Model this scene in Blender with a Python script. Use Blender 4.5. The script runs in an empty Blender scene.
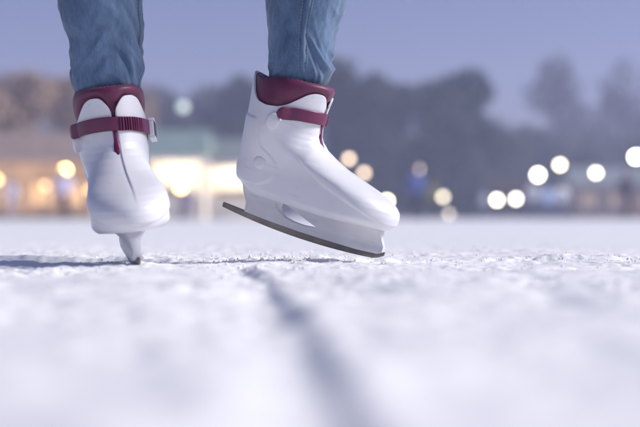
import bpy, bmesh, math, random
import numpy as np
from mathutils import Vector, Matrix, geometry
R = math.radians
random.seed(7)
RNG = np.random.default_rng(7)
sc = bpy.context.scene
COL = sc.collection

# ------------------------------------------------------------------ camera
cam_d = bpy.data.cameras.new('camera')
cam = bpy.data.objects.new('camera', cam_d)
COL.objects.link(cam)
CAM_H, PXR, HORIZON = 0.067, 36 / 640 / 85, 218.0
cam.location = (0, 0, CAM_H)
cam.rotation_euler = (R(90) + math.atan(4.5 * PXR), 0, 0)
cam_d.lens, cam_d.sensor_width = 85, 36
cam_d.clip_start, cam_d.clip_end = 0.02, 5000
cam_d.dof.use_dof = True
cam_d.dof.focus_distance = 2.29
cam_d.dof.aperture_fstop = 3.3
cam_d.dof.aperture_blades = 0
sc.camera = cam

# ------------------------------------------------------------------ sky and sun
SUN_EL, SUN_AZ = R(37), R(91)          # azimuth measured from +Y towards +X
world = bpy.data.worlds.new('World')
sc.world = world
world.use_nodes = True
wn = world.node_tree
wn.nodes.clear()
sky = wn.nodes.new('ShaderNodeTexSky')
sky.sky_type = 'NISHITA'
sky.sun_disc = False
sky.sun_elevation, sky.sun_rotation = SUN_EL, SUN_AZ
sky.air_density, sky.dust_density, sky.ozone_density = 1.0, 0.8, 3.0
tint = wn.nodes.new('ShaderNodeMix')
tint.data_type, tint.blend_type = 'RGBA', 'MULTIPLY'
tint.inputs['Factor'].default_value = 1.0
tint.inputs['B'].default_value = (1.0, 0.825, 1.08, 1)
bg = wn.nodes.new('ShaderNodeBackground')
bg.inputs['Strength'].default_value = 0.072
wo = wn.nodes.new('ShaderNodeOutputWorld')
wn.links.new(sky.outputs['Color'], tint.inputs['A'])
wn.links.new(tint.outputs['Result'], bg.inputs['Color'])
wn.links.new(bg.outputs['Background'], wo.inputs['Surface'])

sun_d = bpy.data.lights.new('sun', 'SUN')
sun_d.energy, sun_d.angle = 4.2, R(20)
sun_d.color = (1.0, 0.965, 0.93)
sun = bpy.data.objects.new('sun', sun_d)
COL.objects.link(sun)
to_sun = Vector((math.cos(SUN_EL) * math.sin(SUN_AZ), math.cos(SUN_EL) * math.cos(SUN_AZ), math.sin(SUN_EL)))
sun.rotation_euler = to_sun.to_track_quat('Z', 'Y').to_euler()

sc.view_settings.view_transform = 'Standard'
sc.view_settings.look = 'None'
sc.view_settings.exposure = 0.13
sc.view_settings.gamma = 1.0
sc.view_settings.use_curve_mapping = False
sc.cycles.use_denoising = True
sc.cycles.use_adaptive_sampling = False
sc.cycles.sample_clamp_indirect = 6.0
sc.cycles.max_bounces = 8
sc.cycles.volume_bounces = 1

# ------------------------------------------------------------------ helpers
def mat(name, color, rough=0.5, noise=None, bump=None, metallic=0.0, coat=0.0, emit=None, strength=0.0, sss=0.0, sheen=0.0):
    """noise=(scale, amount): mottles the colour; bump=(scale, strength, distance)"""
    m = bpy.data.materials.new(name)
    m.use_nodes = True
    nt = m.node_tree
    b = nt.nodes['Principled BSDF']
    b.inputs['Base Color'].default_value = (*color, 1)
    b.inputs['Roughness'].default_value = rough
    b.inputs['Metallic'].default_value = metallic
    b.inputs['Coat Weight'].default_value = coat
    if sss:
        b.inputs['Subsurface Weight'].default_value = sss
        b.inputs['Subsurface Radius'].default_value = (0.004, 0.005, 0.006)
        b.inputs['Subsurface Scale'].default_value = 1.0
    if sheen:
        b.inputs['Sheen Weight'].default_value = sheen
    if emit:
        b.inputs['Emission Color'].default_value = (*emit, 1)
        b.inputs['Emission Strength'].default_value = strength
    tc = nt.nodes.new('ShaderNodeTexCoord')
    if noise:
        n = nt.nodes.new('ShaderNodeTexNoise')
        n.inputs['Scale'].default_value = noise[0]
        n.inputs['Detail'].default_value = 5
        nt.links.new(tc.outputs['Object'], n.inputs['Vector'])
        r = nt.nodes.new('ShaderNodeValToRGB')
        a = noise[1]
        r.color_ramp.elements[0].position, r.color_ramp.elements[1].position = 0.3, 0.7
        r.color_ramp.elements[0].color = (*[c * (1 - a) for c in color], 1)
        r.color_ramp.elements[1].color = (*[min(1, c * (1 + a)) for c in color], 1)
        nt.links.new(n.outputs['Fac'], r.inputs['Fac'])
        nt.links.new(r.outputs['Color'], b.inputs['Base Color'])
    if bump:
        n = nt.nodes.new('ShaderNodeTexNoise')
        n.inputs['Scale'].default_value = bump[0]
        n.inputs['Detail'].default_value = 4
        nt.links.new(tc.outputs['Object'], n.inputs['Vector'])
        bp = nt.nodes.new('ShaderNodeBump')
        bp.inputs['Strength'].default_value = bump[1]
        bp.inputs['Distance'].default_value = bump[2]
        nt.links.new(n.outputs['Fac'], bp.inputs['Height'])
        nt.links.new(bp.outputs['Normal'], b.inputs['Normal'])
    return m

def tag(o, label=None, cat=None, group=None, kind=None):
    if label: o['label'] = label
    if cat: o['category'] = cat
    if group: o['group'] = group
    if kind: o['kind'] = kind
    return o

def link(name, me, m=None, parent=None, smooth=True):
    o = bpy.data.objects.new(name, me)
    COL.objects.link(o)
    for k in (m if isinstance(m, (list, tuple)) else [m] if m else []):
        me.materials.append(k)
    if smooth:
        me.polygons.foreach_set('use_smooth', [True] * len(me.polygons))
    if parent: o.parent = parent
    return o

def empty(name, loc=(0, 0, 0), rz=0.0):
    o = bpy.data.objects.new(name, None)
    COL.objects.link(o)
    o.location = loc
    o.rotation_euler = (0, 0, rz)
    o.empty_display_size = 0.1
    return o

class MB:
    """collects shapes into one mesh"""
    def __init__(s): s.v, s.f = [], []
    def add(s, vs, fs):
        n = len(s.v)
        s.v += [tuple(v) for v in vs]
        s.f += [tuple(i + n for i in f) for f in fs]
        return s
    def box(s, c, d, rot=None):
        x, y, z = [k / 2 for k in d]
        vs = [Vector((a * x, b * y, e * z)) for a in (-1, 1) for b in (-1, 1) for e in (-1, 1)]
        if rot: vs = [rot @ v for v in vs]
        vs = [v + Vector(c) for v in vs]
        return s.add(vs, [(0, 1, 3, 2), (4, 6, 7, 5), (0, 4, 5, 1), (2, 3, 7, 6), (0, 2, 6, 4), (1, 5, 7, 3)])
    def tube(s, pts, rad, n=10, caps=True):
        pts = [Vector(p) for p in pts]
        rad = rad if isinstance(rad, (list, tuple)) else [rad] * len(pts)
        vs, fs = [], []
        up = None
        for i, p in enumerate(pts):
            t = (pts[min(i + 1, len(pts) - 1)] - pts[max(i - 1, 0)]).normalized()
            if up is None: up = t.orthogonal().normalized()
            up = (up - t * up.dot(t)).normalized()
            w = t.cross(up)
            for k in range(n):
                a = 2 * math.pi * k / n
                vs.append(p + (up * math.cos(a) + w * math.sin(a)) * rad[i])
        for i in range(len(pts) - 1):
            for k in range(n):
                fs.append((i * n + k, i * n + (k + 1) % n, (i + 1) * n + (k + 1) % n, (i + 1) * n + k))
        if caps:
            fs.append(tuple(range(n))[::-1])
            fs.append(tuple((len(pts) - 1) * n + k for k in range(n)))
        return s.add(vs, fs)
    def ball(s, c, r, nu=16, nv=10, sq=(1, 1, 1)):
        vs, fs = [], []
        for j in range(nv + 1):
            t = math.pi * j / nv
            for i in range(nu):
                a = 2 * math.pi * i / nu
                vs.append((c[0] + r * sq[0] * math.sin(t) * math.cos(a), c[1] + r * sq[1] * math.sin(t) * math.sin(a), c[2] + r * sq[2] * math.cos(t)))
        for j in range(nv):
            for i in range(nu):
                fs.append((j * nu + i, (j + 1) * nu + i, (j + 1) * nu + (i + 1) % nu, j * nu + (i + 1) % nu))
        return s.add(vs, fs)
    def build(s, name, m=None, parent=None, smooth=True, bevel=0):
        me = bpy.data.meshes.new(name)
        me.from_pydata(s.v, [], s.f)
        bm = bmesh.new(); bm.from_mesh(me)
        bmesh.ops.remove_doubles(bm, verts=bm.verts, dist=1e-6)
        bmesh.ops.recalc_face_normals(bm, faces=bm.faces)
        bm.to_mesh(me); bm.free()
        o = link(name, me, m, parent, smooth)
        if bevel:
            b = o.modifiers.new('bevel', 'BEVEL'); b.width = bevel; b.segments = 2; b.limit_method = 'ANGLE'
        return o

def copy_tree(o, parent=None):
    c = o.copy(); COL.objects.link(c)
    if parent: c.parent = parent
    for ch in list(o.children): copy_tree(ch, c)
    return c

def px(u, v, d):
    """the point at distance d along the road into the picture that lies at photo position u, v"""
    return Vector(((u - 320) * PXR * d, d, CAM_H + (HORIZON - v) * PXR * d))

def smooth01(t):
    t = np.clip(t, 0, 1)
    return t * t * (3 - 2 * t)

def vnoise(x, y, seed=0):
    """smooth value noise on arrays"""
    xi, yi = np.floor(x).astype(np.int64), np.floor(y).astype(np.int64)
    xf, yf = x - xi, y - yi
    u, v = xf * xf * (3 - 2 * xf), yf * yf * (3 - 2 * yf)
    def h(a, b):
        n = (a * 374761393 + b * 668265263 + seed * 974711) & 0x7fffffff
        n = ((n ^ (n >> 13)) * 1274126177) & 0x7fffffff
        n = ((n ^ (n >> 15)) * 974634777) & 0x7fffffff
        return ((n ^ (n >> 16)) & 0xffff) / 65535.0 * 2 - 1
    return (h(xi, yi) * (1 - u) + h(xi + 1, yi) * u) * (1 - v) + (h(xi, yi + 1) * (1 - u) + h(xi + 1, yi + 1) * u) * v

def grid_mesh(name, X, Y, Z):
    ny, nx = X.shape
    me = bpy.data.meshes.new(name)
    me.vertices.add(nx * ny)
    me.vertices.foreach_set('co', np.stack([X, Y, Z], -1).astype(np.float32).ravel())
    i = np.arange(nx * ny).reshape(ny, nx)
    q = np.stack([i[:-1, :-1], i[:-1, 1:], i[1:, 1:], i[1:, :-1]], -1).reshape(-1, 4)
    me.loops.add(q.size); me.polygons.add(len(q))
    me.loops.foreach_set('vertex_index', q.astype(np.int32).ravel())
    me.polygons.foreach_set('loop_start', (np.arange(len(q)) * 4).astype(np.int32))
    me.update(calc_edges=True)
    return me

# ------------------------------------------------------------------ materials
M = {}
def snow_material():
    m = mat('snow', (0.86, 0.86, 0.86), 0.55)
    nt = m.node_tree; b = nt.nodes['Principled BSDF']
    b.inputs['Specular IOR Level'].default_value = 0.35
    tc = nt.nodes.new('ShaderNodeTexCoord')
    n1 = nt.nodes.new('ShaderNodeTexNoise'); n1.inputs['Scale'].default_value = 420; n1.inputs['Detail'].default_value = 3
    n2 = nt.nodes.new('ShaderNodeTexNoise'); n2.inputs['Scale'].default_value = 60; n2.inputs['Detail'].default_value = 4
    ad = nt.nodes.new('ShaderNodeMath'); ad.operation = 'MULTIPLY_ADD'; ad.inputs[1].default_value = 0.4
    bp = nt.nodes.new('ShaderNodeBump'); bp.inputs['Strength'].default_value = 0.35; bp.inputs['Distance'].default_value = 0.003
    nt.links.new(tc.outputs['Object'], n1.inputs['Vector']); nt.links.new(tc.outputs['Object'], n2.inputs['Vector'])
    nt.links.new(n1.outputs['Fac'], ad.inputs[0]); nt.links.new(n2.outputs['Fac'], ad.inputs[2])
    nt.links.new(ad.outputs[0], bp.inputs['Height']); nt.links.new(bp.outputs['Normal'], b.inputs['Normal'])
    return m
M['snow'] = snow_material()
M['plastic'] = mat('white_plastic', (0.70, 0.70, 0.73), 0.36, noise=(30, 0.03), bump=(140, 0.06, 0.001), coat=0.12)
def scuff(m, dark=(0.42, 0.42, 0.46), amount=0.55):
    nt = m.node_tree; b = nt.nodes['Principled BSDF']
    src = b.inputs['Base Color'].links[0].from_socket
    tc = nt.nodes.new('ShaderNodeTexCoord'); mp = nt.nodes.new('ShaderNodeMapping')
    mp.inputs['Scale'].default_value = (16, 60, 120); mp.inputs['Rotation'].default_value = (0.2, 0.5, 0.3)
    n = nt.nodes.new('ShaderNodeTexNoise'); n.inputs['Scale'].default_value = 1.0; n.inputs['Detail'].default_value = 7; n.inputs['Roughness'].default_value = 0.7
    r = nt.nodes.new('ShaderNodeValToRGB'); r.color_ramp.elements[0].position, r.color_ramp.elements[1].position = 0.60, 0.72
    r.color_ramp.elements[1].color = (amount, amount, amount, 1)
    mx = nt.nodes.new('ShaderNodeMix'); mx.data_type = 'RGBA'; mx.inputs['B'].default_value = (*dark, 1)
    ro = nt.nodes.new('ShaderNodeMath'); ro.operation = 'MULTIPLY_ADD'; ro.inputs[1].default_value = 0.35; ro.inputs[2].default_value = b.inputs['Roughness'].default_value
    L = nt.links.new
    L(tc.outputs['Object'], mp.inputs['Vector']); L(mp.outputs['Vector'], n.inputs['Vector']); L(n.outputs['Fac'], r.inputs['Fac'])
    L(r.outputs['Color'], mx.inputs['Factor']); L(src, mx.inputs['A']); L(mx.outputs['Result'], b.inputs['Base Color'])
    L(r.outputs['Color'], ro.inputs[0]); L(ro.outputs[0], b.inputs['Roughness'])
scuff(M['plastic'])
M['holder'] = mat('holder_plastic', (0.60, 0.60, 0.63), 0.36, noise=(40, 0.05), bump=(160, 0.06, 0.001))
scuff(M['holder'], (0.36, 0.36, 0.38), 0.7)
M['maroon'] = mat('maroon_padding', (0.11, 0.011, 0.052), 0.5, noise=(60, 0.2), bump=(300, 0.25, 0.001), sheen=0.1)
M['strap'] = mat('maroon_strap', (0.12, 0.010, 0.060), 0.38, noise=(50, 0.12), bump=(200, 0.1, 0.001))
M['dark'] = mat('dark_buckle', (0.03, 0.035, 0.05), 0.35, noise=(50, 0.2))
M['steel'] = mat('blade_steel', (0.17, 0.155, 0.15), 0.4, noise=(35, 0.25), bump=(80, 0.12, 0.001), metallic=0.85)

def denim():
    m = mat('denim', (0.07, 0.115, 0.19), 0.85, sheen=0.25)
    nt = m.node_tree; b = nt.nodes['Principled BSDF']
    tc = nt.nodes.new('ShaderNodeTexCoord')
    n = nt.nodes.new('ShaderNodeTexNoise'); n.inputs['Scale'].default_value = 14; n.inputs['Detail'].default_value = 8; n.inputs['Roughness'].default_value = 0.65
    mp = nt.nodes.new('ShaderNodeMapping'); mp.inputs['Scale'].default_value = (1, 1, 0.35)
    r = nt.nodes.new('ShaderNodeValToRGB')
    r.color_ramp.elements[0].position, r.color_ramp.elements[1].position = 0.32, 0.72
    r.color_ramp.elements[0].color = (0.026, 0.058, 0.120, 1); r.color_ramp.elements[1].color = (0.125, 0.205, 0.335, 1)
    w = nt.nodes.new('ShaderNodeTexWave'); w.inputs['Scale'].default_value = 260; w.bands_direction = 'DIAGONAL'; w.inputs['Distortion'].default_value = 1.5
    n2 = nt.nodes.new('ShaderNodeTexNoise'); mp2 = nt.nodes.new('ShaderNodeMapping'); mp2.inputs['Scale'].default_value = (1, 1, 0.16); n2.inputs['Scale'].default_value = 520; n2.inputs['Detail'].default_value = 2
    mx = nt.nodes.new('ShaderNodeMix'); mx.data_type = 'RGBA'; mx.blend_type = 'OVERLAY'; mx.inputs['Factor'].default_value = 0.38
    bp = nt.nodes.new('ShaderNodeBump'); bp.inputs['Strength'].default_value = 0.3; bp.inputs['Distance'].default_value = 0.0008
    L = nt.links.new
    L(tc.outputs['Object'], mp.inputs['Vector']); L(mp.outputs['Vector'], n.inputs['Vector']); L(n.outputs['Fac'], r.inputs['Fac'])
    L(tc.outputs['Object'], w.inputs['Vector']); L(tc.outputs['Object'], mp2.inputs['Vector']); L(mp2.outputs['Vector'], n2.inputs['Vector'])
    L(r.outputs['Color'], mx.inputs['A']); L(n2.outputs['Fac'], mx.inputs['B']); L(mx.outputs['Result'], b.inputs['Base Color'])
    L(w.outputs['Fac'], bp.inputs['Height']); L(bp.outputs['Normal'], b.inputs['Normal'])
    return m
M['denim'] = denim()
M['thread'] = mat('pale_thread', (0.25, 0.28, 0.32), 0.8, noise=(200, 0.2))
M['thread_dark'] = mat('rose_thread', (0.26, 0.12, 0.16), 0.8, noise=(200, 0.2))
M['bark'] = mat('bark', (0.06, 0.05, 0.045), 0.9, noise=(6, 0.3), bump=(12, 0.5, 0.05))
M['leaf_dark'] = mat('dark_foliage', (0.035, 0.05, 0.045), 0.8, noise=(0.7, 0.35))
M['leaf_tan'] = mat('tan_foliage', (0.34, 0.235, 0.15), 0.8, noise=(0.7, 0.3))
M['leaf_mid'] = mat('grey_foliage', (0.06, 0.07, 0.06), 0.8, noise=(0.7, 0.35))
M['twig'] = mat('twig', (0.10, 0.09, 0.085), 0.85, noise=(1.0, 0.3))
M['wood'] = mat('amber_wood', (0.36, 0.24, 0.14), 0.7, noise=(3, 0.3), bump=(20, 0.3, 0.02))
M['brown'] = mat('brown_render', (0.30, 0.22, 0.18), 0.8, noise=(2, 0.2))
M['cream'] = mat('cream_canvas', (0.75, 0.70, 0.63), 0.8, noise=(2, 0.08))
M['roof_grey'] = mat('grey_roof', (0.22, 0.25, 0.25), 0.7, noise=(3, 0.2))
M['roof_teal'] = mat('teal_awning', (0.22, 0.30, 0.29), 0.7, noise=(3, 0.2))
M['pole'] = mat('lamp_pole', (0.05, 0.05, 0.055), 0.5, metallic=0.4, noise=(10, 0.2))

# ------------------------------------------------------------------ ground
def axis(dense0, dense1, step, far, g):
    a = list(np.arange(dense0, dense1, step))
    s = step
    while a[-1] < far:
        s = min(s * g, 60); a.append(a[-1] + s)
    return a
ys = sorted(set([-300, -100, -30, -10, -4, -2, -1, -.5, -.2] + list(np.arange(0, 1.75, 0.006)) + axis(1.75, 2.75, 0.0024, 1500, 1.035)))
xp = axis(0, 0.72, 0.0026, 900, 1.10)
xs = [-x for x in xp[:0:-1]] + xp
GX, GY = np.meshgrid(np.array(xs), np.array(ys))

def ground_height(x, y):
    near = np.clip((7 - y) / 4.5, 0, 1)
    wx = x + 0.03 * vnoise(x * 7, y * 7, 11); wy = y + 0.05 * vnoise(x * 5, y * 5, 12)
    h = 0.0034 * vnoise(wx * 5, wy * 4, 1) + 0.0042 * vnoise(wx * 13, wy * 8, 2) * np.clip((2.3 - y) / .8, .35, 1) + 0.0024 * vnoise(wx * 34, wy * 24, 3)
    h = h + (0.0019 * vnoise(wx * 80, wy * 50, 4) + 0.0010 * vnoise(x * 190, y * 120, 5)) * np.clip(.7 + .7 * vnoise(x * 6, y * 5, 6), .2, 1.4)
    # an old gouge crossing the ice behind the skates: steep crumbled lip facing the camera
    yc = 2.36 + 0.035 * vnoise(x * 3.1, 0 * x, 21) + 0.015 * vnoise(x * 14, 0 * x, 22) + 0.03 * x
    amp = 0.0036 + 0.0040 * vnoise(x * 6.5, 0 * x + .5, 23) + 0.0012 * vnoise(x * 40, 0 * x, 24)
    amp = amp + 0.0030 * np.exp(-((x - 0.33) / 0.12) ** 2) + 0.003 * np.exp(-((x + 0.42) / 0.12) ** 2)
    amp = np.clip(amp, 0, 0.010)
    t = (y - yc)
    lip = amp * smooth01((t + 0.012) / 0.014) * np.exp(-np.clip(t, 0, None) / 0.22)
    rough = np.exp(-(t / 0.10) ** 2) * 0.0015 * (vnoise(x * 120, y * 60, 31) + 0.8 * vnoise(x * 55, y * 40, 32))
    h = h + lip + rough - 0.004 * np.exp(-((t + 0.035) / 0.03) ** 2) * (0.5 + 0.5 * vnoise(x * 4, y * 0, 33))
    # smaller scratches running across
    for k, (y0, sl, a) in enumerate(((1.98, .12, .0022), (2.12, -.08, .0024), (2.22, .05, .002), (1.72, -.2, .003), (2.6, .1, .003), (2.95, -.05, .004))):
        tt = y - y0 - sl * x - 0.02 * vnoise(x * 4, 0 * x, 40 + k)
        gate = np.clip(0.3 + 1.2 * vnoise(x * 3.5, 0 * x, 50 + k), 0, 1)
        h = h + gate * a * (np.exp(-((tt - .012) / .010) ** 2) - np.exp(-((tt + .006) / .010) ** 2))
    # the long skate track running from under the feet towards the camera
    xc = np.interp(y, [.2, .50, .666, .992, 1.25, 1.51, 1.8, 2.02, 2.2], [.013, .005, -.004, -.023, -.040, -.058, -.083, -.107, -.13]) + 0.004 * vnoise(x * 0, y * 6, 61)
    d = x - xc
    on = smooth01((2.10 - y) / 0.15)
    h = h + on * (1 + 0.6 * smooth01((1.3 - y) / .6)) * (0.75 + 0.4 * vnoise(x * 0, y * 9, 62)) * (-0.0078 * np.exp(-(d / np.where(d < 0, 0.030, 0.010)) ** 2) + 0.0022 * np.exp(-((d - 0.022) / 0.011) ** 2))
    # second faint track
    xc2 = 0.30 - (2.3 - y) * 0.10
    h = h + smooth01((2.2 - y) / .3) * (-0.003 * np.exp(-((x - xc2) / 0.016) ** 2)) * np.clip(.4 + vnoise(x * 0, y * 4, 63), 0, 1)
    h = h + 0.0035 * np.exp(-((x + 0.262) / 0.03) ** 2 - ((y - 2.10) / 0.03) ** 2) * (1 + 0.8 * vnoise(x * 150, y * 90, 64))
    return h * near + (1 - near) * 0.004 * vnoise(x * 1.1, y * 0.6, 60) * np.clip((40 - y) / 30, 0, 1)
GZ = ground_height(GX, GY)
ground = link('ice_ground', grid_mesh('ice_ground', GX, GY, GZ), M['snow'])
tag(ground, 'snow dusted ice of the open rink, scored by skate tracks', 'ice rink', kind='structure')

def gz(x, y):
    return float(ground_height(np.array([x], float), np.array([y], float))[0])

# crumbs of shaved ice lying along the gouge
def crumbs():
    tmpl = bmesh.new(); bmesh.ops.create_icosphere(tmpl, subdivisions=1, radius=1)
    tv = np.array([v.co[:] for v in tmpl.verts]); tf = np.array([[v.index for v in f.verts] for f in tmpl.faces]); tmpl.free()
    n = 9000
    x = RNG.uniform(-0.75, 0.75, n)
    y = np.where(RNG.random(n) < 0.55, 2.33 + 0.03 * x + RNG.normal(0, 0.075, n), RNG.uniform(1.45, 2.9, n))
    clus = vnoise(x * 9, y * 5, 71)
    keep = RNG.random(n) < np.clip(0.45 + 0.7 * clus, 0.06, 1)
    x, y = x[keep], y[keep]; n = len(x)
    z = ground_height(x, y)
    s = 0.0005 + 0.0019 * RNG.random(n) ** 4.0
    s = np.where(np.exp(-((x + 0.08) / 0.06) ** 2) > 0.3, s * 1.6, s)
    V = tv[None] * (1 + 0.24 * RNG.uniform(-1, 1, (n, len(tv), 1)))
    V = V * (s[:, None, None] * RNG.uniform(0.6, 1.3, (n, 1, 3)))
    V = V + np.stack([x, y, z + s * 0.25], -1)[:, None]
    F = tf[None] + (np.arange(n) * len(tv))[:, None, None]
    me = bpy.data.meshes.new('ice_crumbs'); me.from_pydata(V.reshape(-1, 3).tolist(), [], F.reshape(-1, 3).tolist())
    o = link('ice_crumbs', me, M['snow'], smooth=False)
    tag(o, 'shaved ice crumbs strewn on the snow around the skates', 'ice crumbs', kind='stuff')
crumbs()

# ------------------------------------------------------------------ ice skate (local: x to the toe, y to its left side, z up from the blade; millimetres)
def ip(tab, z): return np.interp(z, [a for a, b in tab], [b for a, b in tab])
XB = [(46, 32), (50, 25), (56, 17), (64, 8), (72, 5), (82, 3), (128, 0), (183, -6), (230, -12)]
XF = [(46, 250), (50, 258), (53, 263), (57, 267), (63, 270), (72, 271), (80, 269), (86, 263), (92, 253), (99, 235), (108, 203), (117, 173), (127, 150), (136, 133), (146, 122), (155, 117), (172, 114), (190, 114), (210, 116), (230, 118)]
def shell_y(x, z):
    xb, xf = ip(XB, z), ip(XF, z)
    wf = ip([(0, 36), (45, 40), (95, 40), (150, 47), (190, 53), (225, 54), (270, 52)], x)
    wc = ip([(-12, 47), (55, 52), (118, 49)], x)
    t = smooth01((z - 85) / 70)
    W = wf * (1 - t) + wc * t
    zb_ = 46 + 6 * smooth01((x - 150) / 100)
    W = W * (1 - 0.17 * np.clip((zb_ + 11 - z) / 11, 0, 1) ** 2)
    rf = ip([(46, 60), (70, 60), (90, 64), (110, 76), (140, 75), (170, 62), (230, 62)], z)
    rb = ip([(46, 38), (100, 45), (170, 60), (230, 64)], z)
    fF = np.sqrt(np.clip(1 - np.clip((x - (xf - rf)) / rf, 0, 1) ** 2, 0, 1))
    fB = np.sqrt(np.clip(1 - np.clip(((xb + rb) - x) / rb, 0, 1) ** 2, 0, 1))
    return W * fF * fB
def shell_pt(phi, z, off=0.0):
    """point on the shell at angle phi (0 = front, +pi/2 = left side) and height z, pushed out by off"""
    phi, z = np.asarray(phi, float), np.asarray(z, float)
    xb, xf = ip(XB, z), ip(XF, z)
    x = (xb + xf) / 2 + (xf - xb) / 2 * np.cos(phi)
    y = shell_y(x, z) * np.sign(np.sin(phi) + 1e-12)
    def raw(p, zz):
        b, f = ip(XB, zz), ip(XF, zz)
        xx = (b + f) / 2 + (f - b) / 2 * np.cos(p)
        return np.stack([xx, shell_y(xx, zz) * np.sign(np.sin(p) + 1e-12), zz + 0 * xx], -1)
    e = 1e-2
    du = raw(phi + e, z) - raw(phi - e, z)
    dv = raw(phi, z + 0.5) - raw(phi, z - 0.5)
    nrm = np.cross(du, dv); nrm /= np.maximum(np.linalg.norm(nrm, axis=-1, keepdims=True), 1e-9)
    return np.stack([x, y, z + 0 * x], -1) + nrm * np.asarray(off)[..., None]
_D = np.arange(0, 180.01, 0.25)
_raw = np.interp(_D, [0, 8, 13, 20, 36, 48, 60, 72, 85, 105, 125, 138, 150, 161, 171, 180], [196, 206, 213, 218, 218, 213, 202, 191, 184, 181, 184, 193, 208, 219, 224, 225])
_pad = np.concatenate([_raw[32:0:-1], _raw, _raw[-2:-34:-1]])
_ker = np.hanning(65); _ker /= _ker.sum()
_ZT = np.convolve(_pad, _ker, 'valid')[:len(_D)]
_ZT = np.where(_D < 3.7, 150, np.where(_D < 4.6, 150 + (_ZT - 150) * smooth01((_D - 3.7) / .9), _ZT))
def ztop(phi):
    d = np.degrees(np.abs(phi))
    return np.interp(d, _D, _ZT)
TAB = np.array([(-40, 160), (28, 158), (38, 134), (48, 119), (66, 110), (78, 100), (80, 84), (72, 70), (54, 61), (-40, 58)], float)
def tab_sd(x, z):
    """signed distance (positive inside) to the ankle tab outline"""
    d = np.full(x.shape, 1e9); ins = np.zeros(x.shape, bool)
    for i in range(len(TAB)):
        a, b = TAB[i], TAB[(i + 1) % len(TAB)]
        ab = b - a
        t = np.clip(((x - a[0]) * ab[0] + (z - a[1]) * ab[1]) / (ab @ ab), 0, 1)
        d = np.minimum(d, np.hypot(x - a[0] - t * ab[0], z - a[1] - t * ab[1]))
        c = ((a[1] > z) != (b[1] > z)) & (x < (b[0] - a[0]) * (z - a[1]) / (b[1] - a[1] + 1e-12) + a[0])
        ins ^= c
    return np.where(ins, d, -d)
def shell_relief(x, z, phi):
    r = 1.7 * smooth01((tab_sd(x, z) + 1.5) / 3.0)
    zl = np.interp(x, [95, 125, 157, 200, 239, 262], [128, 108, 92, 80, 68, 60])
    r = r + 2.5 * smooth01((z - zl) / 3) * smooth01((x - 105) / 20)
    r = r + 1.6 * smooth01((phi - R(3.5)) / R(2.5)) * smooth01((R(70) - phi) / R(30)) * smooth01((z - 75) / 40)   # left flap laps over the right one
    return r

def poly_prism(name, outer, holes, hw, m, parent, step=6.0):
    """plate seen from the side: outline (x, z) with holes, half thickness hw(x, z) each side"""
    pts, edges = [], []
    def loop(l):
        n0 = len(pts); pts.extend(Vector(p) for p in l)
        edges.extend((n0 + i, n0 + (i + 1) % len(l)) for i in range(len(l)))
    def inside(p, l):
        c = False
        for i in range(len(l)):
            a, b = l[i], l[(i + 1) % len(l)]
            if (a[1] > p[1]) != (b[1] > p[1]) and p[0] < (b[0] - a[0]) * (p[1] - a[1]) / (b[1] - a[1]) + a[0]: c = not c
        return c
    loop(outer)
    for h in holes: loop(h)
    xs_ = [p[0] for p in outer]; zs_ = [p[1] for p in outer]
    for x in np.arange(min(xs_), max(xs_), step):
        for z in np.arange(min(zs_), max(zs_), step):
            p = (x + 0.37, z + 0.29)
            if inside(p, outer) and not any(inside(p, h) for h in holes): pts.append(Vector(p))
    vo, eo, fo, *_ = geometry.delaunay_2d_cdt(pts, edges, [], 0, 1e-5)
    keep = []
    for f in fo:
        c = sum((vo[i] for i in f), Vector((0, 0))) / len(f)
        if inside(c, outer) and not any(inside(c, h) for h in holes): keep.append(tuple(f))
    n = len(vo)
    vs = [(v.x / 1000, -hw(v.x, v.y) / 1000, v.y / 1000) for v in vo] + [(v.x / 1000, hw(v.x, v.y) / 1000, v.y / 1000) for v in vo]
    fs = list(keep) + [tuple(i + n for i in f[::-1]) for f in keep]
    cnt = {}
    for f in keep:
        for i in range(len(f)):
            a, b = f[i], f[(i + 1) % len(f)]
            k = (min(a, b), max(a, b)); cnt[k] = None if k in cnt else (a, b)
    for e in cnt.values():
        if e: fs.append((e[1], e[0], e[0] + n, e[1] + n))
    o = MB().add(vs, fs).build(name, m, parent)
    b = o.modifiers.new('bevel', 'BEVEL'); b.width = 0.0015; b.segments = 2; b.limit_method = 'ANGLE'; b.angle_limit = R(45)
    b.harden_normals = False
    return o

def loft(mb, rings, closed=True):
    n = len(rings[0]); fs = []
    for i in range(len(rings) - 1):
        for k in range(n if closed else n - 1):
            fs.append((i * n + k, i * n + (k + 1) % n, (i + 1) * n + (k + 1) % n, (i + 1) * n + k))
    return mb.add([p for r in rings for p in r], fs)

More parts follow.
